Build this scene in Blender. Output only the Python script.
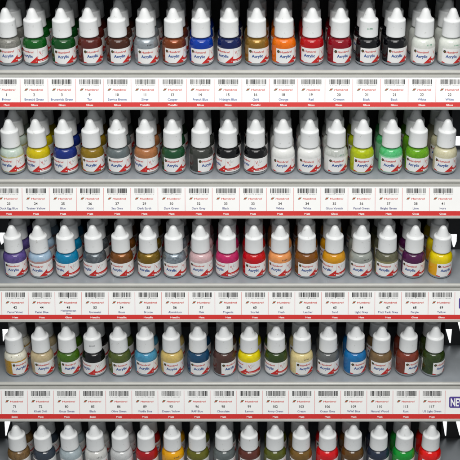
import bpy, bmesh, math, random
from math import radians, sin, cos, pi
from mathutils import Vector

random.seed(7)
for o in list(bpy.data.objects):
    bpy.data.objects.remove(o)
SC = bpy.context.scene
COL = SC.collection
MM = 0.001

# ------------------------------------------------------------------ camera
cam_d = bpy.data.cameras.new("camera")
cam_d.sensor_width = 36.0
cam_d.lens = 36.0 * 1200 / 460
cam_d.shift_x = (230 - 258) / 460
cam_d.clip_start = 0.05
cam_d.clip_end = 50
cam_d.dof.use_dof = True
cam_d.dof.focus_distance = 1.225
cam_d.dof.aperture_fstop = 9.0
cam = bpy.data.objects.new("camera", cam_d)
COL.objects.link(cam)
cam.location = (0, 0, 1.6)
cam.rotation_euler = (radians(90 - 31), 0, 0)
SC.camera = cam

# ------------------------------------------------------------------ world: a lit shop; brighter on the side behind the rack
world = bpy.data.worlds.new("World")
SC.world = world
world.use_nodes = True
nt = world.node_tree
nt.nodes.clear()
w_out = nt.nodes.new("ShaderNodeOutputWorld")
w_bg = nt.nodes.new("ShaderNodeBackground")
w_tc = nt.nodes.new("ShaderNodeTexCoord")
w_sep = nt.nodes.new("ShaderNodeSeparateXYZ")
w_map = nt.nodes.new("ShaderNodeMapRange")
w_map.inputs["From Min"].default_value = 0.35
w_map.inputs["From Max"].default_value = 0.6
w_map.inputs["To Min"].default_value = 0.36
w_map.inputs["To Max"].default_value = 1.6
nt.links.new(w_tc.outputs["Generated"], w_sep.inputs[0])
nt.links.new(w_sep.outputs["Y"], w_map.inputs["Value"])
nt.links.new(w_map.outputs["Result"], w_bg.inputs["Strength"])
w_bg.inputs["Color"].default_value = (0.95, 0.98, 1.0, 1)
nt.links.new(w_bg.outputs[0], w_out.inputs[0])

# ------------------------------------------------------------------ lamps: the shop's ceiling panels in front of and above the rack
def area(name, loc, target, sx, sy, power, col):
    l = bpy.data.lights.new(name, 'AREA')
    l.shape = 'RECTANGLE'
    l.size, l.size_y = sx, sy
    l.energy = power
    l.color = col
    o = bpy.data.objects.new(name, l)
    COL.objects.link(o)
    o.location = loc
    d = Vector(target) - Vector(loc)
    o.rotation_euler = d.to_track_quat('-Z', 'Y').to_euler()
    return o
area("ceiling_panel_lamp", (0.06, 0.24, 2.14), (0, 1.05, 0.98), 0.82, 0.34, 12.0, (1.0, 0.985, 0.96))
area("ceiling_panel_lamp", (0.0, 0.76, 2.2), (0, 1.05, 0.98), 1.3, 0.62, 7.0, (1.0, 0.985, 0.96))

SC.view_settings.view_transform = 'Standard'
SC.view_settings.look = 'None'
SC.view_settings.exposure = 0.0
SC.view_settings.gamma = 1.0

# ------------------------------------------------------------------ materials
def lin(c):
    r = []
    for v in c:
        v = v / 255
        r.append(v / 12.92 if v <= 0.04045 else ((v + 0.055) / 1.055) ** 2.4)
    return (*r, 1)

def mat(name, rgb, rough=0.5, metal=0.0, coat=0.0, spec=0.5, bump=None, vary=0.0, scale=200.0, sss=0.0):
    m = bpy.data.materials.new(name)
    m.use_nodes = True
    n = m.node_tree
    b = n.nodes["Principled BSDF"]
    b.inputs["Base Color"].default_value = lin(rgb)
    b.inputs["Roughness"].default_value = rough
    b.inputs["Metallic"].default_value = metal
    b.inputs["Coat Weight"].default_value = coat
    b.inputs["Coat Roughness"].default_value = 0.08
    b.inputs["Specular IOR Level"].default_value = spec
    if sss:
        b.inputs["Subsurface Weight"].default_value = sss
        b.inputs["Subsurface Radius"].default_value = (0.002, 0.002, 0.002)
        b.inputs["Subsurface Scale"].default_value = 1.0
    if vary or bump:
        tc = n.nodes.new("ShaderNodeTexCoord")
        nz = n.nodes.new("ShaderNodeTexNoise")
        nz.inputs["Scale"].default_value = scale
        nz.inputs["Detail"].default_value = 5
        n.links.new(tc.outputs["Object"], nz.inputs["Vector"])
        if vary:
            hsv = n.nodes.new("ShaderNodeHueSaturation")
            hsv.inputs["Color"].default_value = lin(rgb)
            mr = n.nodes.new("ShaderNodeMapRange")
            mr.inputs["From Min"].default_value = 0.3
            mr.inputs["From Max"].default_value = 0.7
            mr.inputs["To Min"].default_value = 1 - vary
            mr.inputs["To Max"].default_value = 1 + vary
            n.links.new(nz.outputs["Fac"], mr.inputs["Value"])
            n.links.new(mr.outputs[0], hsv.inputs["Value"])
            n.links.new(hsv.outputs[0], b.inputs["Base Color"])
        if bump:
            bp = n.nodes.new("ShaderNodeBump")
            bp.inputs["Strength"].default_value = bump
            bp.inputs["Distance"].default_value = 0.0005
            n.links.new(nz.outputs["Fac"], bp.inputs["Height"])
            n.links.new(bp.outputs[0], b.inputs["Normal"])
    return m

M = {
    'cap': mat("cap_white_plastic", (226, 228, 228), 0.38, sss=0.15, vary=0.02, scale=120),
    'clear': mat("clear_base_plastic", (150, 156, 160), 0.12, coat=0.5),
    'paper': mat("label_paper", (236, 236, 234), 0.5, coat=0.15),
    'red': mat("print_red", (200, 34, 28), 0.5),
    'brandred': mat("print_brand_red", (205, 70, 60), 0.5),
    'blue': mat("print_blue", (22, 76, 150), 0.5),
    'dark': mat("print_black", (38, 38, 40), 0.5),
    'grey': mat("print_grey", (150, 150, 150), 0.5),
    'olive': mat("print_olive", (96, 92, 40), 0.5),
    'card': mat("ticket_card", (240, 240, 238), 0.55, vary=0.012, scale=60),
    'band': mat("ticket_red_band", (203, 38, 34), 0.5, vary=0.03, scale=40),
    'navy': mat("ticket_name_navy", (48, 50, 120), 0.5),
    'line': mat("ticket_pink_line", (226, 150, 150), 0.5),
    'white': mat("print_white", (245, 245, 243), 0.5),
    'purple': mat("badge_purple", (76, 60, 140), 0.5),
    'shelf': mat("shelf_grey_paint", (152, 158, 163), 0.34, 0.15, coat=0.1, vary=0.09, scale=45, bump=0.08),
    'nose': mat("shelf_edge_grey", (176, 176, 170), 0.35, coat=0.2, vary=0.05, scale=60),
    'rail': mat("rail_grey_plastic", (176, 176, 170), 0.4, vary=0.04, scale=90),
    'post': mat("dark_upright_paint", (44, 47, 52), 0.5, vary=0.1, scale=50),
    'back': mat("dark_back_panel", (46, 46, 50), 0.6, vary=0.1, scale=50),
    'green': mat("stamp_green", (60, 150, 110), 0.5),
    'stampd': mat("stamp_dark", (50, 50, 55), 0.5),
}

n = M['cap'].node_tree
_b = n.nodes["Principled BSDF"]
_src = _b.inputs["Base Color"].links[0].from_socket
_tc = n.nodes.new("ShaderNodeTexCoord")
_oi = n.nodes.new("ShaderNodeObjectInfo")
_sc = n.nodes.new("ShaderNodeVectorMath"); _sc.operation = 'ADD'
n.links.new(_tc.outputs["Object"], _sc.inputs[0]); n.links.new(_oi.outputs["Random"], _sc.inputs[1])
_nz = n.nodes.new("ShaderNodeTexNoise"); _nz.inputs["Scale"].default_value = 330; _nz.inputs["Detail"].default_value = 3
n.links.new(_sc.outputs[0], _nz.inputs["Vector"])
_mr = n.nodes.new("ShaderNodeMapRange")
_mr.inputs["From Min"].default_value = 0.66; _mr.inputs["From Max"].default_value = 0.76; _mr.inputs["To Max"].default_value = 0.5
n.links.new(_nz.outputs["Fac"], _mr.inputs["Value"])
_mx = n.nodes.new("ShaderNodeMix"); _mx.data_type = 'RGBA'
n.links.new(_mr.outputs[0], _mx.inputs["Factor"]); n.links.new(_src, _mx.inputs["A"])
_mx.inputs["B"].default_value = lin((150, 146, 136))
n.links.new(_mx.outputs["Result"], _b.inputs["Base Color"])

n = M['shelf'].node_tree
_b = n.nodes["Principled BSDF"]
_src = _b.inputs["Base Color"].links[0].from_socket
_tc = n.nodes.new("ShaderNodeTexCoord")
_mp = n.nodes.new("ShaderNodeMapping")
_mp.inputs["Rotation"].default_value = (0, 0, 0.5)
_mp.inputs["Scale"].default_value = (500, 40, 40)
n.links.new(_tc.outputs["Object"], _mp.inputs["Vector"])
_nz = n.nodes.new("ShaderNodeTexNoise"); _nz.inputs["Scale"].default_value = 1.0; _nz.inputs["Detail"].default_value = 4
n.links.new(_mp.outputs[0], _nz.inputs["Vector"])
_mr = n.nodes.new("ShaderNodeMapRange")
_mr.inputs["From Min"].default_value = 0.66; _mr.inputs["From Max"].default_value = 0.74; _mr.inputs["To Max"].default_value = 0.45
n.links.new(_nz.outputs["Fac"], _mr.inputs["Value"])
_mx = n.nodes.new("ShaderNodeMix"); _mx.data_type = 'RGBA'
n.links.new(_mr.outputs[0], _mx.inputs["Factor"]); n.links.new(_src, _mx.inputs["A"])
_mx.inputs["B"].default_value = lin((186, 190, 192))
n.links.new(_mx.outputs["Result"], _b.inputs["Base Color"])

def paint_mat(name, c1, c2=None, metal=0.0, band=None, amount=0.42, speck=None):
    """Paint seen through a clear bottle: two tones marbled together; band = (height in mm, colour) is settled pigment, its edge wavy."""
    m = bpy.data.materials.new(name)
    m.use_nodes = True
    n = m.node_tree
    L = n.links.new
    b = n.nodes["Principled BSDF"]
    b.inputs["Roughness"].default_value = 0.30 if metal else 0.22
    b.inputs["Metallic"].default_value = metal
    b.inputs["Coat Weight"].default_value = 0.8
    b.inputs["Specular IOR Level"].default_value = 0.12
    b.inputs["Coat Roughness"].default_value = 0.04
    tc = n.nodes.new("ShaderNodeTexCoord")
    oi = n.nodes.new("ShaderNodeObjectInfo")
    add = n.nodes.new("ShaderNodeVectorMath")
    add.operation = 'ADD'
    L(tc.outputs["Object"], add.inputs[0])
    L(oi.outputs["Random"], add.inputs[1])
    nz = n.nodes.new("ShaderNodeTexNoise")
    nz.inputs["Scale"].default_value = 260
    nz.inputs["Detail"].default_value = 6
    nz.inputs["Roughness"].default_value = 0.65
    nz.inputs["Distortion"].default_value = 0.8
    L(add.outputs[0], nz.inputs["Vector"])
    ramp = n.nodes.new("ShaderNodeMapRange")
    ramp.inputs["From Min"].default_value = 0.42
    ramp.inputs["From Max"].default_value = 0.68
    ramp.inputs["To Max"].default_value = amount if c2 is None else 0.85
    L(nz.outputs["Fac"], ramp.inputs["Value"])
    mx = n.nodes.new("ShaderNodeMix")
    mx.data_type = 'RGBA'
    mx.inputs["A"].default_value = lin(c1)
    mx.inputs["B"].default_value = lin(c2 if c2 else tuple(v * 0.72 for v in c1))
    L(ramp.outputs[0], mx.inputs["Factor"])
    out = mx.outputs["Result"]
    if band:
        sp = n.nodes.new("ShaderNodeSeparateXYZ")
        L(tc.outputs["Object"], sp.inputs[0])
        ma = n.nodes.new("ShaderNodeMath")
        ma.operation = 'MULTIPLY_ADD'
        ma.inputs[1].default_value = 0.004
        L(nz.outputs["Fac"], ma.inputs[0])
        L(sp.outputs["Z"], ma.inputs[2])
        mr = n.nodes.new("ShaderNodeMapRange")
        mr.inputs["From Min"].default_value = band[0] * MM + 0.002 + 0.0006
        mr.inputs["From Max"].default_value = band[0] * MM + 0.002 - 0.0006
        L(ma.outputs[0], mr.inputs["Value"])
        m2 = n.nodes.new("ShaderNodeMix")
        m2.data_type = 'RGBA'
        L(mr.outputs[0], m2.inputs["Factor"])
        L(out, m2.inputs["A"])
        m2.inputs["B"].default_value = lin(band[1])
        out = m2.outputs["Result"]
    if speck:
        vz = n.nodes.new("ShaderNodeTexVoronoi")
        vz.inputs["Scale"].default_value = 330
        L(add.outputs[0], vz.inputs["Vector"])
        mr = n.nodes.new("ShaderNodeMapRange")
        mr.inputs["From Min"].default_value = 0.20
        mr.inputs["From Max"].default_value = 0.12
        L(vz.outputs["Distance"], mr.inputs["Value"])
        m3 = n.nodes.new("ShaderNodeMix")
        m3.data_type = 'RGBA'
        L(mr.outputs[0], m3.inputs["Factor"])
        L(out, m3.inputs["A"])
        m3.inputs["B"].default_value = lin(speck)
        out = m3.outputs["Result"]
    L(out, b.inputs["Base Color"])
    bp = n.nodes.new("ShaderNodeBump")
    bp.inputs["Strength"].default_value = 0.06
    bp.inputs["Distance"].default_value = 0.0004
    L(nz.outputs["Fac"], bp.inputs["Height"])
    L(bp.outputs[0], b.inputs["Normal"])
    return m

# ------------------------------------------------------------------ mesh helpers (all coordinates in millimetres)
def mesh(name, verts, faces, mats, fmat=None, smooth=False):
    me = bpy.data.meshes.new(name)
    me.from_pydata([(x * MM, y * MM, z * MM) for x, y, z in verts], [], faces)
    for m in mats:
        me.materials.append(m)
    if fmat:
        me.polygons.foreach_set("material_index", fmat)
    if smooth:
        me.polygons.foreach_set("use_smooth", [True] * len(me.polygons))
    me.update()
    return me

def obj(name, me, parent=None, loc=None):
    o = bpy.data.objects.new(name, me)
    COL.objects.link(o)
    if parent:
        o.parent = parent
    if loc:
        o.location = loc
    return o

def empty(name, loc, label, cat, group=None, rz=0.0):
    o = bpy.data.objects.new(name, None)
    COL.objects.link(o)
    o.empty_display_size = 0.01
    o.location = loc
    o.rotation_euler = (0, 0, rz)
    o["label"] = label
    o["category"] = cat
    if group:
        o["group"] = group
    return o

def lathe(prof, segs, rib=None):
    v, f, zs = [], [], []
    for (r, z) in prof:
        for k in range(segs):
            a = 2 * pi * k / segs
            rr = r
            if rib and rib[0] <= z <= rib[1]:
                rr = r - rib[2] * (k % 2)
            v.append((rr * cos(a), rr * sin(a), z))
    for i in range(len(prof) - 1):
        for k in range(segs):
            k2 = (k + 1) % segs
            f.append((i * segs + k, i * segs + k2, (i + 1) * segs + k2, (i + 1) * segs + k))
            zs.append((prof[i][1] + prof[i + 1][1]) / 2)
    f.append(tuple(range(segs))[::-1]); zs.append(prof[0][1])
    f.append(tuple((len(prof) - 1) * segs + k for k in range(segs))); zs.append(prof[-1][1])
    return v, f, zs

def boxes(bs):
    """Each box is (x0, x1, y0, y1, z0, z1)."""
    v, f = [], []
    for (x0, x1, y0, y1, z0, z1) in bs:
        n = len(v)
        v += [(x, y, z) for z in (z0, z1) for y in (y0, y1) for x in (x0, x1)]
        f += [tuple(n + i for i in q) for q in ((0, 2, 3, 1), (4, 5, 7, 6), (0, 1, 5, 4), (2, 6, 7, 3), (0, 4, 6, 2), (1, 3, 7, 5))]
    return v, f

def extrude_x(poly, x0, x1):
    """A closed (y, z) outline pulled along x."""
    n = len(poly)
    v = [(x0, y, z) for y, z in poly] + [(x1, y, z) for y, z in poly]
    f = [(i, (i + 1) % n, n + (i + 1) % n, n + i) for i in range(n)]
    f += [tuple(range(n))[::-1], tuple(range(n, 2 * n))]
    return v, f

_cache = {}
def text2d(s, bold=0.0, shear=0.0):
    """The outline of a string as flat triangles, scaled so that its height is 1 for a capital letter, left edge and baseline at 0."""
    key = (s, bold, shear)
    if key in _cache:
        return _cache[key]
    if bold and "M" in s and len(s) > 1:
        # this font's M closes up when thickened: keep each M plain and thicken the rest
        w0 = text2d(s, 0.0, shear)[2]
        pieces, i = [], 0
        while i < len(s):
            j = i + 1
            if s[i] != "M":
                while j < len(s) and s[j] != "M":
                    j += 1
            pieces.append((i, s[i:j]))
            i = j
        vs, fs = [], []
        for i, t in pieces:
            t2 = t.strip()
            if not t2:
                continue
            i += len(t) - len(t.lstrip())
            off = w0 - text2d(s[i:], 0.0, shear)[2]
            a, b, _w = text2d(t2, bold if t2 != "M" else 0.0, shear)
            n = len(vs)
            vs += [(x + off, y) for x, y in a]
            fs += [tuple(n + q for q in f_) for f_ in b]
        _cache[key] = (vs, fs, w0)
        return _cache[key]
    c = bpy.data.curves.new("txt", 'FONT')
    c.body = s
    c.resolution_u = 2
    c.offset = bold
    c.shear = shear
    o = bpy.data.objects.new("txt", c)
    COL.objects.link(o)
    dg = bpy.context.evaluated_depsgraph_get()
    me = bpy.data.meshes.new_from_object(o.evaluated_get(dg), depsgraph=dg)
    vs = [(p.co.x, p.co.y) for p in me.vertices]
    fs = [tuple(p.vertices) for p in me.polygons]
    bpy.data.objects.remove(o)
    bpy.data.curves.remove(c)
    bpy.data.meshes.remove(me)
    x0 = min(v[0] for v in vs)
    k = 1 / 0.70
    vs = [((x - x0) * k, y * k) for x, y in vs]
    w = max(v[0] for v in vs)
    _cache[key] = (vs, fs, w)
    return _cache[key]

class Flat:
    """Flat print: shapes in (x, y) mm with a material number each."""
    def __init__(self):
        self.v, self.f, self.m = [], [], []
        self.layer = 0      # print laid over other print stands a hair prouder
    def poly(self, pts, m):
        n = len(self.v)
        self.v += [(a, b, self.layer) for a, b in pts]
        self.f.append(tuple(range(n, n + len(pts))))
        self.m.append(m)
    def rect(self, x0, y0, x1, y1, m, nx=1):
        for i in range(nx):
            a, b = x0 + (x1 - x0) * i / nx, x0 + (x1 - x0) * (i + 1) / nx
            self.poly([(a, y0), (b, y0), (b, y1), (a, y1)], m)
    def text(self, s, x, y, h, m, width=None, align='L', bold=0.0, shear=0.0, maxw=None):
        vs, fs, w = text2d(s, bold, shear)
        sx = h
        if width:
            sx = width / w
        elif maxw and w * h > maxw:
            sx = maxw / w
        ox = x - (w * sx / 2 if align == 'C' else 0)
        n = len(self.v)
        self.v += [(ox + a * sx, y + b * h, self.layer) for a, b in vs]
        for q in fs:
            self.f.append(tuple(n + i for i in q))
            self.m.append(m)

# ------------------------------------------------------------------ the bottle's meshes (shared by every copy)
BODY = [(9.0, 0.0), (10.4, 0.25), (11.4, 1.0), (11.95, 2.2), (12.1, 3.5), (12.1, 10), (12.1, 19.4), (12.05, 20.9), (11.85, 22.3), (11.5, 23.6),
        (10.95, 24.9), (10.2, 26.0), (9.3, 26.85), (8.4, 27.4), (7.8, 27.9), (7.6, 28.6), (7.6, 31.5)]
v, f, zs = lathe(BODY, 48)
body_me = mesh("bottle_body", v, f, [M['cap'], M['clear']], [1 if z < 3.3 else 0 for z in zs], True)

CAP = [(8.6, 29.3), (9.35, 29.3), (9.5, 29.6), (9.5, 30.4), (9.45, 31.2), (9.2, 44.3), (9.1, 45.2), (8.75, 45.9), (8.1, 46.25), (7.3, 46.45), (6.75, 46.8), (6.35, 47.5),
       (5.7, 49.2), (4.95, 51.2), (4.2, 53.1), (3.5, 54.8), (2.75, 55.95), (2.05, 56.6), (1.3, 56.9), (0.4, 57.0)]
v, f, zs = lathe(CAP, 84, rib=(31.0, 44.5, 0.34))
cap_me = mesh("dropper_cap", v, f, [M['cap']], None, True)

LR = 12.14
LAB_W, LAB_Z0, LAB_Z1 = 62.0, 3.7, 18.9
def wrap(pt, r):
    a = -pi / 2 + pt[0] / 12.1
    return (r * cos(a), r * sin(a), pt[1])
v, f = [], []
N = 60
for k in range(N + 1):
    x = LAB_W * k / N
    v += [wrap((x, LAB_Z0), LR), wrap((x, LAB_Z1), LR), wrap((x, LAB_Z0), LR - 0.2), wrap((x, LAB_Z1), LR - 0.2)]
for k in range(N):
    a, b = 4 * k, 4 * k + 4
    f += [(a, b, b + 1, a + 1), (a + 1, b + 1, b + 3, a + 3), (a + 2, b + 2, b, a)]
f += [(0, 1, 3, 2), (4 * N, 4 * N + 2, 4 * N + 3, 4 * N + 1)]
label_me = mesh("label", v, f, [M['paper']], None, False)

p = Flat()   # 0 red, 1 brand red, 2 blue, 3 black, 4 grey, 5 white, 6 olive
p.poly([(1.0 + 1.5 + 1.55 * cos(t * pi / 4 + pi / 8), 15.0 + 1.6 * sin(t * pi / 4 + pi / 8)) for t in range(8)], 3)
p.layer = 1
p.poly([(1.5, 14.3), (2.7, 14.2), (3.4, 15.4), (2.3, 15.9)], 6)
p.poly([(2.6, 13.9), (3.5, 14.2), (3.3, 14.9)], 0)
p.layer = 0
p.text("Humbrol", 4.5, 13.8, 2.0, 1, width=12.0, bold=0.03, shear=0.12)
p.text("Acrylic", 3.9, 8.9, 2.9, 2, width=11.4, bold=0.035)
for t in range(6):
    p.poly([(t * 0.7, 3.0), (t * 0.7 + 0.7, 3.0), (t * 0.7 + 0.7, 3.02 + 1.3 * (1 - ((t + 1) / 6) ** 2)), (t * 0.7, 3.02 + 1.3 * (1 - (t / 6) ** 2))], 0)
TRI = [(11.8 + 0.82 * t, 0.02 + 0.74 * t) for t in range(11)]
for (a, ha), (b, hb) in zip(TRI, TRI[1:]):
    p.poly([(a, 3.05), (b, 3.05), (b, 3.05 + hb), (a, 3.05 + ha)], 0)
p.poly([(20.0, 5.2), (21.6, 5.4), (21.6, 7.2), (20.0, 7.6)], 0)
p.rect(20.5, 8.4, 20.62, 17.6, 1)
for i in range(18):
    a, b = 21.6 + i * 0.9, 21.6 + (i + 1) * 0.9
    p.poly([(a, 4.5), (b, 4.5), (b, 6.7 + (i + 1) * 0.12), (a, 6.7 + i * 0.12)], 0)
p.layer = 1
for i, (a, wd) in enumerate(((18.0, 1.2), (22.4, 2.2), (25.1, 1.5), (27.1, 2.4), (30.0, 1.4), (32.0, 2.0))):
    p.rect(a, 5.1, a + wd, 5.55, 5, 3)
p.layer = 0
p.text("V", 21.8, 11.8, 3.5, 0, width=2.6)
p.text("C", 24.2, 10.2, 2.0, 0, width=1.5)
for i in range(4):
    p.rect(25.4, 15.6 - i * 0.8, 25.4 + (3.4, 2.6, 3.1, 2.2)[i], 15.9 - i * 0.8, 4)
for i in range(11):
    p.rect(36.5, 16.0 - i * 0.95, 36.5 + (15, 14, 15.5, 13, 15, 9, 15, 14.5, 12, 15, 8)[i], 16.32 - i * 0.95, 4, 6)
rx = random.Random(3)
x = 53.0
while x < 60.5:
    wd = rx.choice((0.2, 0.3, 0.5))
    p.rect(x, 4.5, x + wd, 13.5, 3)
    x += wd + rx.choice((0.25, 0.4))
print_me = mesh("label_print", [wrap((q[0], q[1] + 0.75), LR + 0.07 + 0.04 * q[2]) for q in p.v], p.f, [M['red'], M['brandred'], M['blue'], M['dark'], M['grey'], M['white'], M['olive']], p.m)

def stamp_mesh(material, zc, r, seed, n=5, h=1.5):
    rr = random.Random(seed)
    s = Flat()
    x = 0
    for i in range(n):
        k = rr.choice((0, 1, 2))
        s.rect(x, 0, x + 0.35, h, 0)
        if k:
            s.rect(x + 0.36, h * 0.42, x + 0.9, h * 0.6, 0)
        if k == 2:
            s.rect(x + 0.36, h * 0.78, x + 0.9, h, 0)
        x += 1.3
    vv = [((r(y + zc)) * sin((a - x / 2) / 10), -(r(y + zc)) * cos((a - x / 2) / 10), y + zc) for a, y, _l in s.v]
    return mesh("batch_stamp", vv, s.f, [material])
def cap_r(z):
    return 9.5 - (z - 30.4) * 0.0195 + 0.06
def body_r(z):
    for (r0, z0), (r1, z1) in zip(BODY, BODY[1:]):
        if z0 <= z <= z1:
            return r0 + (r1 - r0) * (z - z0) / (z1 - z0) + 0.1
    return 12.2

# ------------------------------------------------------------------ the rack's rows, from top to bottom (mm; y = depth, z = height above the floor)
# base = where the front bottles stand
ROWS = [(1119.9, 1123.9), (1084.5, 1020.2), (1047.6, 918.6), (1014.9, 816.6), (977.9, 714.9)]
TOPROW = (1155.0, 1227.5)
SHELF_NAME = ["top shelf", "second shelf", "middle shelf", "fourth shelf", "bottom shelf"]
XB = [[-248.3, -222.1, -193.8, -167.4, -139.4, -111.5, -83.5, -56.5, -28.6, -1.2, 25.8, 53.5, 81.3, 109.5, 136.4, 164.6, 191.6],
      [-249.7, -223.0, -195.7, -168.3, -141.9, -113.6, -86.1, -57.8, -30.3, -2.4, 25.3, 52.0, 79.0, 105.5, 134.6, 161.5, 190.0],
      [-251.1, -224.7, -197.2, -168.6, -140.9, -112.7, -86.4, -59.0, -31.7, -4.1, 22.6, 50.0, 78.3, 106.1, 132.8, 160.4, 188.6],
      [-255.0, -227.3, -199.6, -172.8, -145.7, -118.0, -90.6, -62.9, -35.4, -9.2, 19.1, 45.9, 73.4, 102.1, 128.9, 157.3, 184.7],
      [-255.8, -228.5, -200.4, -173.1, -146.0, -118.9, -91.0, -64.4, -36.2, -9.4, 18.0, 45.8, 74.0, 101.0, 128.3, 155.6, 183.7]]

# ------------------------------------------------------------------ display rack
XL, XR = -292.0, 232.0
rack = empty("display_rack", (0, 1.0, 0.6), "grey tiered metal display rack with dark uprights carrying every row of paint bottles", "rack")
RO = (0.0, 1000.0, 600.0)
def rk(verts):
    return [(a - RO[0], b - RO[1], c - RO[2]) for a, b, c in verts]

TILT = radians(26)
LEN = [29.4, 29.9, 30.1, 32.0]
def rail_frame(row):
    y, z = row
    oy, oz = y - 22.4, z - 3.9
    def at(s, n):     # s down the face, n out of it
        return (oy - sin(TILT) * s - cos(TILT) * n, oz - cos(TILT) * s + sin(TILT) * n)
    return at

for i, row in enumerate([TOPROW] + ROWS):
    y, z = row
    e = y - 20.0
    nose = [(e + 1.6, z), (e + 0.4, z - 0.1), (e - 0.8, z - 0.5), (e - 1.7, z - 1.2), (e - 2.2, z - 2.1), (e - 2.2, z - 2.9), (e - 1.2, z - 3.2)]
    outline = nose + [(e + 1, z - 2.2), (e + 3, z - 1.5), (y + 46, z - 1.5), (y + 46, z)]
    v, f = extrude_x(outline, XL, XR)
    v2, f2 = boxes([(-265.8, 203.4, y + 46.02, y + 80, z - 1.5, z)])
    f2 = [tuple(len(v) + k for k in q) for q in f2]
    me = mesh("shelf", rk(v + v2), f + f2, [M['shelf'], M['nose']], [1 if 0 < k < 6 else 0 for k in range(len(f) + len(f2))])
    shelf = obj("shelf", me, rack)
    L = LEN[i - 1] if 1 <= i <= 4 else 29.6
    at = rail_frame(row)
    prof = [at(0, 0.9), at(2.4, 0.9), at(2.7, 0.6), at(2.7, 0.0), at(2.7 + L, 0.0), at(2.7 + L, 1.0), at(3.1 + L, 1.4), at(5.0 + L, 1.4), at(5.3 + L, 0.9), at(5.3 + L, -1.3), at(1.6, -1.3), (e + 1.4, z - 2.6), (e + 0.4, z - 2.9), at(0.3, -0.6)]
    v, f = extrude_x(prof, XL, XR)
    rail = obj("price_rail", mesh("price_rail", rk(v), f, [M['rail']]), shelf)

# back panel: one leaning dark sheet behind the bottles, between the uprights
y0, z0 = ROWS[4]; y1, z1 = TOPROW
def lean(z, off):
    return y0 + (y1 - y0) * (z - z0) / (z1 - z0) + off
v, f = extrude_x([(lean(560, 81), 560), (lean(1236, 81), 1236), (lean(1236, 83), 1236), (lean(560, 83), 560)], -265.9, 203.5)
obj("back_panel", mesh("back_panel", rk(v), f, [M['back']]), rack)

# uprights with slots: a flat outline with real openings, given thickness
def slotted(name, outline, holes, off):
    c = bpy.data.curves.new(name, 'CURVE')
    c.dimensions = '2D'
    c.fill_mode = 'BOTH'
    c.extrude = 0.8
    for pts in [outline] + holes:
        s = c.splines.new('POLY')
        s.points.add(len(pts) - 1)
        for k, (a, b) in enumerate(pts):
            s.points[k].co = (a, b, 0, 1)
        s.use_cyclic_u = True
    o = bpy.data.objects.new(name, c)
    COL.objects.link(o)
    dg = bpy.context.evaluated_depsgraph_get()
    me0 = bpy.data.meshes.new_from_object(o.evaluated_get(dg), depsgraph=dg)
    vv = [(p_.co.x, lean(p_.co.y, off) + p_.co.z, p_.co.y) for p_ in me0.vertices]
    ff = [tuple(p_.vertices) for p_ in me0.polygons]
    bpy.data.objects.remove(o)
    bpy.data.curves.remove(c)
    bpy.data.meshes.remove(me0)
    return obj(name, mesh(name, rk(vv), ff, [M['post']]), rack)

trap = lambda x, w, h: [(x, h), (x + w, h), (x + w * 1.0, h * 0.46), (x + w * 0.72, 1.4), (x + w * 0.5, 1.4)]
tri = lambda x, w, h, xt: [(x, h), (x + w, h), (x + w * xt + 0.5, 1.6), (x + w * xt - 0.5, 1.6)]
hr, hl = [], []
def up(pts, z):
    return [(a, b + z) for a, b in pts]
hr += [up(trap(207, 7.5, 14), ROWS[0][1]), up([(206.8, 13.5), (214.6, 13.5), (214.6, 3.6), (207.7, 3.6)], ROWS[1][1]), up(trap(206.2, 7.0, 15.2), ROWS[2][1]),
       up(tri(204.6, 6.9, 17.1, 0.80), ROWS[3][1]), up(tri(204.4, 5.3, 20.5, 0.80), ROWS[4][1])]
for r_ in (0, 1, 2, 3, 4):
    hr.append(up([(217.2, 26), (224.2, 26), (225.4, 2.0), (224.2, 2.0)], ROWS[r_][1]))
hl += [up([(-280, 14), (-272, 14), (-274, 5), (-278, 3.6)], ROWS[0][1]), up([(-279, 15), (-272, 15), (-274, 6), (-277.5, 3.6)], ROWS[1][1]),
       up([(-279.1, 16.8), (-271.1, 16.8), (-272.1, 7.4), (-275.9, 3.6)], ROWS[2][1]), up([(-278.8, 17.1), (-272.3, 17.1), (-274.6, 10.4), (-278.7, 3.0)], ROWS[3][1]),
       up([(-281.1, 19.8), (-274.0, 19.8), (-280.0, 1.6), (-280.8, 1.6)], ROWS[4][1])]
slotted("upright", [(203.6, 560), (XR + 6, 560), (XR + 6, 1236), (203.6, 1236)], hr, 47.2)
slotted("upright", [(XL - 6, 560), (-266.1, 560), (-266.1, 1236), (XL - 6, 1236)], hl, 47.2)
for xa in (-266.6, 203.55):
    v, f = extrude_x([(lean(560, 48.1), 560), (lean(1236, 48.1), 1236), (lean(1236, 83.5), 1236), (lean(560, 83.5), 560)], xa, xa + 0.6)
    obj("upright_web", mesh("upright_web", rk(v), f, [M['post']]), rack)
for xa in (XL - 4.0, XR + 1.0):
    v, f = extrude_x([(lean(560, -34), 560), (lean(1236, -34), 1236), (lean(1236, 45.5), 1236), (lean(560, 45.5), 560)], xa, xa + 3)
    obj("side_panel", mesh("side_panel", rk(v), f, [M['post']]), rack)

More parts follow.
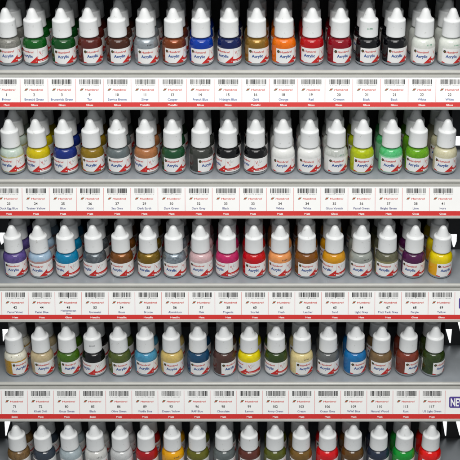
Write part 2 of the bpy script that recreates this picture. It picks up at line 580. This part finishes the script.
# ------------------------------------------------------------------ price strips
TICK = [
 [("1", "Primer", "Matt"), ("2", "Emerald Green", "Gloss"), ("3", "Brunswick Green", "Gloss"), ("9", "Tan", "Gloss"), ("10", "Service Brown", "Gloss"), ("11", "Silver", "Metallic"), ("12", "Copper", "Metallic"),
  ("14", "French Blue", "Gloss"), ("15", "Midnight Blue", "Gloss"), ("16", "Gold", "Metallic"), ("18", "Orange", "Gloss"), ("19", "Red", "Gloss"), ("20", "Crimson", "Gloss"), ("21", "Black", "Gloss"), ("21", "Black", "Gloss"),
  ("22", "White", "Gloss"), ("22", "White", "Gloss")],
 [("23", "Duck Egg Blue", "Matt"), ("24", "Trainer Yellow", "Matt"), ("25", "Blue", "Matt"), ("26", "Khaki", "Matt"), ("27", "Sea Grey", "Matt"), ("29", "Dark Earth", "Matt"), ("30", "Dark Green", "Matt"), ("32", "Dark Grey", "Matt"),
  ("33", "Black", "Matt"), ("33", "Black", "Matt"), ("34", "White", "Matt"), ("34", "White", "Matt"), ("35", "Gloss Varnish", "Gloss"), ("36", "Pastel Green", "Matt"), ("37", "Bright Green", "Matt"), ("38", "Lime", "Gloss"), ("41", "Ivory", "Gloss")],
 [("42", "Pastel Violet", "Matt"), ("44", "Pastel Blue", "Matt"), ("48", "Mediterranean|Blue", "Gloss"), ("53", "Gunmetal", "Metallic"), ("54", "Brass", "Metallic"), ("55", "Bronze", "Metallic"), ("56", "Aluminium", "Metallic"), ("57", "Pink", "Matt"),
  ("58", "Magenta", "Matt"), ("60", "Scarlet", "Matt"), ("61", "Flesh", "Matt"), ("62", "Leather", "Matt"), ("63", "Sand", "Matt"), ("64", "Light Grey", "Matt"), ("67", "Matt Tank Grey", "Matt"), ("68", "Purple", "Gloss"), ("69", "Yellow", "Gloss")],
 [("71", "Oak", "Satin"), ("72", "Khaki Drill", "Matt"), ("80", "Grass Green", "Matt"), ("85", "Black", "Satin"), ("86", "Olive Green", "Matt"), ("89", "Middle Blue", "Matt"), ("93", "Desert Yellow", "Matt"), ("96", "RAF Blue", "Matt"),
  ("98", "Chocolate", "Matt"), ("99", "Lemon", "Matt"), ("102", "Army Green", "Matt"), ("103", "Cream", "Matt"), ("106", "Ocean Grey", "Matt"), ("109", "WWI Blue", "Matt"), ("110", "Natural Wood", "Matt"), ("113", "Rust", "Matt"), ("117", "US Light Green", "Matt")]]
# x of the first ticket's left edge and the ticket's width
TX = [(-263.0, 27.45), (-265.6, 27.42), (-263.3, 27.38), (-268.9, 27.35)]
STRIP_LABEL = ["white strip of price tickets under the top shelf, Primer to White with a red band",
               "white strip of price tickets under the second shelf, Duck Egg Blue to Ivory",
               "white strip of price tickets under the middle shelf, Pastel Violet to Yellow",
               "white strip of price tickets under the fourth shelf, ending in a purple NEW badge"]
def face_mesh(name, flat, at, n, mats, y0_, z0_):
    """Flat print laid on a rail: x along the rail, y measured down from the strip's top edge."""
    vv = []
    for a, b, lay in flat.v:
        yy, zz = at(2.75 + b, n + 0.03 * lay)
        vv.append((a, yy - y0_, zz - z0_))
    return mesh(name, vv, [tuple(reversed(q)) for q in flat.f], mats, flat.m)

class Down(Flat):
    def text(self, s, x, y, h, m, **k):
        n = len(self.v)
        Flat.text(self, s, x, 0, h, m, **k)
        for i in range(n, len(self.v)):
            self.v[i] = (self.v[i][0], y - self.v[i][1], self.v[i][2])
        # flipped upside down: turn the faces round again
        n2 = len([q for q in self.f if min(q) >= n])
        if n2:
            self.f[-n2:] = [tuple(reversed(q)) for q in self.f[-n2:]]
    def rect(self, x0, y0, x1, y1, m, nx=1):
        self.poly([(x0, y0), (x0, y1), (x1, y1), (x1, y0)], m)

rb = random.Random(11)
for r in range(-1, 5):
    row = TOPROW if r < 0 else ROWS[r]
    at = rail_frame(row)
    Lr = LEN[r] if 0 <= r < 4 else 29.6
    yy, zz = at(2.75, 0.3)
    if r == -1 or r == 4:
        lab = "plain white strip with a red band in the rail above the rack's top row" if r < 0 else "plain white strip with a red band in the rail of the bottom shelf"
    else:
        lab = STRIP_LABEL[r]
    root = empty("price_strip", (0, yy * MM, zz * MM), lab, "price strip", "price strips along the shelf edges")
    k = Lr / 29.4
    prof = [at(2.75, 0.05), at(2.75, 0.4), at(2.70 + Lr - 0.02, 0.4), at(2.70 + Lr - 0.02, 0.05)]
    v, f = extrude_x([(a - yy, b - zz) for a, b in prof], XL + 0.5, XR - 0.5)
    obj("backing_card", mesh("backing_card", v, f, [M['card']]), root)
    d = Down()
    d.rect(XL + 0.6, 24.5 * k, XR - 0.6, Lr - 0.35, 0)
    obj("red_band", face_mesh("red_band", d, at, 0.45, [M['band']], yy, zz), root)
    if r in (-1, 4):
        continue
    x0, pw = TX[r]
    for i, (num, nm, fin) in enumerate(TICK[r]):
        a = x0 + i * pw
        c = a + pw / 2
        d = Down()
        d.rect(a + 0.25, 0.5, a + pw - 0.25, 24.45 * k, 0)
        tk = obj("ticket", face_mesh("ticket", d, at, 0.47, [M['card']], yy, zz), root)
        tk["label"] = "ticket number %s reading %s, %s" % (num, nm.replace("|", " "), fin)
        d = Down()
        d.rect(a - 0.22, 1.6 * k, a + 0.22, 24.3 * k, 0)
        obj("divider_line", face_mesh("divider_line", d, at, 0.48, [M['line']], yy, zz), tk)
        d = Down()
        x = c - 9.8
        while x < c + 10.2:
            wd = rb.choice((0.28, 0.28, 0.42, 0.6, 0.85))
            d.rect(x, 1.9 * k, x + wd, 6.7 * k if not (c - 0.2 < x < c + 0.6) else 7.2 * k, 0)
            x += wd + rb.choice((0.2, 0.26, 0.4, 0.62))
        obj("barcode", face_mesh("barcode", d, at, 0.52, [M['dark']], yy, zz), tk)
        d = Down()
        d.text("5 010279 %06d" % rb.randrange(999999), c + 0.3, 8.25 * k, 0.9, 0, align='C', width=18.5)
        obj("barcode_digits", face_mesh("barcode_digits", d, at, 0.52, [M['grey']], yy, zz), tk)
        d = Down()
        d.poly([(c - 9.6, 13.1 * k), (c - 7.2, 12.9 * k), (c - 5.6, 10.9 * k), (c - 8.3, 11.0 * k)], 0)
        d.layer = 1
        d.poly([(c - 8.7, 12.6 * k), (c - 7.5, 12.5 * k), (c - 6.9, 11.5 * k), (c - 8.2, 11.6 * k)], 1)
        obj("emblem", face_mesh("emblem", d, at, 0.52, [M['olive'], M['brandred']], yy, zz), tk)
        d = Down()
        d.text("Humbrol", c - 4.6, 13.0 * k, 1.7, 0, width=13.6, shear=0.12, bold=0.03)
        obj("brand_name", face_mesh("brand_name", d, at, 0.52, [M['brandred']], yy, zz), tk)
        d = Down()
        d.text(num, c, 18.3 * k, 2.6, 0, align='C', bold=0.02)
        obj("number", face_mesh("number", d, at, 0.52, [M['dark']], yy, zz), tk)
        d = Down()
        if "|" in nm:
            u_, l_ = nm.split("|")
            d.text(u_, c, 21.2 * k, 1.9, 0, align='C', bold=0.014, maxw=22)
            d.text(l_, c, 24.0 * k, 1.8, 0, align='C', bold=0.014)
        else:
            d.text(nm, c, 22.8 * k, 2.2, 0, align='C', bold=0.014, maxw=24.4)
        obj("colour_name", face_mesh("colour_name", d, at, 0.52, [M['blue'] if r == 0 else M['navy']], yy, zz), tk)
        d = Down()
        d.text(fin, c, 28.0 * k, 1.75, 0, align='C', bold=0.02, width={'Matt': 5.6, 'Gloss': 6.8, 'Metallic': 9.4, 'Satin': 6.4}[fin])
        obj("finish_name", face_mesh("finish_name", d, at, 0.52, [M['white']], yy, zz), tk)
    if r >= 2:
        a = x0 + 17 * pw
        d = Down()
        d.rect(a - 0.22, 1.6 * k, a + 0.22, 24.3 * k, 0)
        obj("divider_line", face_mesh("divider_line", d, at, 0.48, [M['line']], yy, zz), root)
        bx0, bx1, by0, by1 = a + 4.2, a + 25.0, 7.4 * k, 18.4 * k
        d = Down()
        pts = []
        for cx_, cy_, a0 in ((bx0 + 1.6, by0 + 1.6, 180), (bx0 + 1.6, by1 - 1.6, 90), (bx1 - 1.6, by1 - 1.6, 0), (bx1 - 1.6, by0 + 1.6, -90)):
            for t in range(5):
                an = radians(a0 + 90 - t * 22.5)
                pts.append((cx_ + 1.6 * cos(an), cy_ + 1.6 * sin(an)))
        d.poly(pts, 0)
        bd = obj("new_badge", face_mesh("new_badge", d, at, 0.5, [M['purple']], yy, zz), root)
        d = Down()
        d.text("NEW!", bx0 + 1.6, by1 - 1.8 * k, 7.4 * k, 0, width=17.4, bold=0.03)
        obj("badge_lettering", face_mesh("badge_lettering", d, at, 0.55, [M['white']], yy, zz), bd)

# ------------------------------------------------------------------ the paints: (what it looks like, colour, keyword options, mm of label to the left of the bottle's middle)
G = (0, 0, 0)
PAINT = [
 [("pale grey", (112, 112, 106), dict(c2=(150, 150, 142)), 9.5), ("emerald green", (8, 84, 22), {}, 16.4), ("deep green", (4, 70, 22), {}, 8.7), ("dark reddish tan", (84, 30, 24), {}, 6), ("dark chestnut brown", (66, 32, 18), {}, 7.3),
  ("silver", (158, 166, 172), dict(metal=.5), 8.3), ("copper", (128, 60, 22), dict(metal=.5), 9.6), ("bright blue", (0, 52, 152), {}, 11.3), ("midnight blue", (10, 26, 78), {}, 16), ("old gold", (150, 112, 40), dict(metal=.5), 9),
  ("orange", (226, 108, 6), {}, 8.3), ("glossy red", (172, 8, 18), {}, 12.4), ("crimson", (134, 4, 24), {}, 7), ("black", (6, 7, 11), {}, 8.6), ("black", (6, 7, 11), {}, 8.2), ("white", (216, 219, 212), dict(c2=(198, 204, 196)), 12), ("white", (216, 219, 212), dict(c2=(198, 204, 196)), 9.6)],
 [("pale mint", (182, 198, 186), dict(c2=(205, 214, 205), band=(20.6, (190, 182, 110))), 14.5), ("golden yellow", (200, 180, 0), {}, 18), ("royal blue", (16, 40, 118), {}, 17), ("olive gold", (132, 106, 14), {}, 10), ("slate grey", (96, 106, 108), {}, 11), ("earthy tan", (166, 108, 66), {}, 18.5), ("dark green", (24, 72, 42), {}, 10), ("charcoal grey", (58, 60, 56), {}, 3),
  ("black", (6, 7, 9), {}, 23), ("black", (6, 7, 9), {}, 22), ("white", (226, 227, 224), dict(c2=(214, 215, 212)), 11), ("white", (226, 227, 224), dict(c2=(214, 215, 212)), 12), ("colourless varnish", (172, 176, 170), dict(c2=(200, 202, 198), band=(20.5, (216, 218, 214))), 8.5), ("lime yellow", (172, 186, 6), {}, 9.5), ("mint green", (60, 172, 98), dict(c2=(110, 196, 140), band=(20.8, (150, 214, 172))), 12),
  ("leaf green", (86, 146, 10), dict(c2=(112, 170, 30)), 14), ("ivory", (204, 200, 170), dict(c2=(186, 178, 142)), 13)],
 [("violet", (92, 74, 138), dict(c2=(58, 56, 104)), 10), ("powder blue", (146, 172, 194), dict(c2=(168, 188, 204), band=(21.0, (176, 138, 132))), 12), ("turquoise blue", (0, 122, 164), {}, 17.5), ("gunmetal grey", (84, 92, 98), dict(metal=.5, c2=(130, 138, 142)), 18), ("brassy brown", (128, 76, 28), dict(metal=.5), 14), ("bronze", (128, 100, 20), dict(metal=.5), 14), ("silvery aluminium", (150, 162, 170), dict(metal=.6, c2=(90, 100, 110)), 12.5),
  ("pale pink", (206, 172, 174), {}, 12.5), ("magenta", (186, 34, 94), {}, 19), ("scarlet", (186, 0, 14), {}, 10), ("peach", (228, 150, 88), {}, 14), ("leather brown", (120, 70, 14), {}, 9.5), ("ochre", (206, 144, 16), {}, 18), ("light grey", (148, 153, 146), {}, 13), ("murky olive grey", (84, 84, 66), dict(c2=(104, 102, 78), band=(20.6, (134, 130, 90))), 13), ("purple", (74, 18, 68), {}, 14),
  ("yellow", (222, 200, 0), dict(c2=(204, 176, 0), band=(17.5, (226, 164, 6))), 5)],
 [("cream over ochre", (224, 221, 204), dict(speck=(90, 80, 56), band=(20.6, (186, 142, 42))), 2.5), ("khaki beige", (186, 170, 134), dict(c2=(166, 148, 112)), 7), ("grass green", (62, 100, 16), {}, 7), ("satin black", (6, 7, 9), {}, 18), ("olive green", (76, 88, 34), {}, 7), ("sky blue", (72, 146, 178), dict(c2=(50, 112, 146)), 11), ("straw yellow", (204, 178, 104), {}, 9.5), ("dark blue", (18, 66, 100), {}, 8.5),
  ("chocolate brown", (76, 50, 44), {}, 3), ("lemon yellow", (226, 208, 0), {}, 23), ("dark army green", (46, 66, 22), {}, 18), ("cream", (220, 204, 148), dict(c2=(192, 174, 116)), 6.5), ("mid grey", (94, 97, 97), {}, 13), ("bright blue", (18, 108, 168), {}, 5.5), ("wood brown", (116, 92, 60), {}, 12), ("rust brown", (120, 50, 34), {}, 3.5), ("dark forest green", (40, 56, 20), dict(c2=(58, 76, 30)), 1.5)],
 [("khaki brown", (124, 96, 58), dict(c2=(78, 58, 34)), 12), ("dark slate", (48, 58, 70), {}, 14), ("pale blue grey", (164, 177, 182), {}, 10), ("milky", (206, 206, 202), {}, 9), ("clear grey white", (196, 198, 198), {}, 8), ("deep red", (162, 8, 18), {}, 12), ("amber yellow", (230, 164, 8), {}, 7), ("olive", (96, 96, 22), {}, 15), ("steel grey", (94, 102, 102), {}, 9),
  ("dark red brown", (92, 44, 34), {}, 11), ("moss green", (84, 90, 28), {}, 10), ("bronze brown", (116, 86, 34), {}, 16), ("bright red", (212, 12, 22), {}, 8), ("dark umber", (94, 64, 24), {}, 10), ("navy", (34, 44, 64), {}, 12), ("vivid green", (12, 146, 48), {}, 9), ("vermilion red", (228, 14, 12), {}, 10)]]
DEPTH = [3, 3, 3, 2, 2]
GROUP = "paint bottles lined up on the display rack"

def bottle(loc, label, paint, rot, caprot):
    root = empty("paint_bottle", loc, label, "paint bottle", GROUP)
    b = obj("bottle_body", body_me, root)
    b.material_slots[0].link = 'OBJECT'
    b.material_slots[0].material = paint
    c = obj("dropper_cap", cap_me, root)
    c.rotation_euler = (0, 0, caprot)
    l = obj("label", label_me, root)
    l.rotation_euler = (0, 0, rot)
    l.location = (0, 0, rn.uniform(-0.5, 0.6) * MM)
    obj("label_print", print_me, l)
    return root, b, c

STAMP = {(0, 13): ('cap', 'green'), (0, 15): ('body', 'green'), (0, 16): ('body', 'green'), (1, 12): ('body', 'green'), (0, 5): ('body', 'stampd'), (2, 10): ('body', 'stampd'), (2, 13): ('body', 'stampd'), (3, 3): ('cap', 'stampd'),
         (3, 11): ('body', 'stampd'), (4, 3): ('body', 'stampd'), (4, 6): ('body', 'stampd')}
rn = random.Random(5)
for r in range(5):
    y, z = ROWS[r]
    for i, (desc, c1, kw, s) in enumerate(PAINT[r]):
        pm = paint_mat("paint_" + desc.replace(" ", "_"), c1, **kw)
        if r < 4:
            nm = TICK[r][i][1].replace("|", " ")
            dup = [k for k in range(17) if TICK[r][k][1] == TICK[r][i][1]]
            which = "" if len(dup) == 1 else ("first " if dup[0] == i else "second ")
            lab0 = "front %s paint bottle on the %s above the %s%s ticket" % (desc, SHELF_NAME[r], which, nm)
            behind = "the front %s%s bottle" % (which, nm)
        else:
            nb = PAINT[r][i - 1][0] if i else PAINT[r][1][0]
            lab0 = "front %s paint bottle on the bottom shelf next to the %s one" % (desc, nb)
            behind = "the front %s bottle" % desc
        for k in range(DEPTH[r]):
            if k == 0:
                lab = lab0
            elif k == 1:
                lab = "second bottle back behind %s, %s" % (behind, SHELF_NAME[r])
            else:
                lab = "third bottle back, last in line behind %s, %s" % (behind, SHELF_NAME[r])
            dx = 0 if k == 0 else rn.uniform(-1.0, 1.0)
            dy = rn.uniform(-0.5, 0.5) if k == 0 else rn.uniform(-0.3, 0.5)
            ss = s if k == 0 else rn.uniform(2, 22)
            root, b, cp = bottle(((XB[r][i] + dx) * MM, (y + k * 25.4 + dy) * MM, (z + 0.03) * MM), lab, pm, -ss / 12.1, rn.uniform(0, 6.28))
            if k == 0 and (r, i) in STAMP:
                wh, mt = STAMP[(r, i)]
                if wh == 'cap':
                    cp.rotation_euler = (0, 0, 0.1)
                    obj("batch_stamp", stamp_mesh(M[mt], 38.0, cap_r, r * 20 + i), cp)
                else:
                    st = obj("batch_stamp", stamp_mesh(M[mt], 21.6, body_r, r * 20 + i, n=4, h=1.4), b)
                    st.rotation_euler = (0, 0, 0.45)
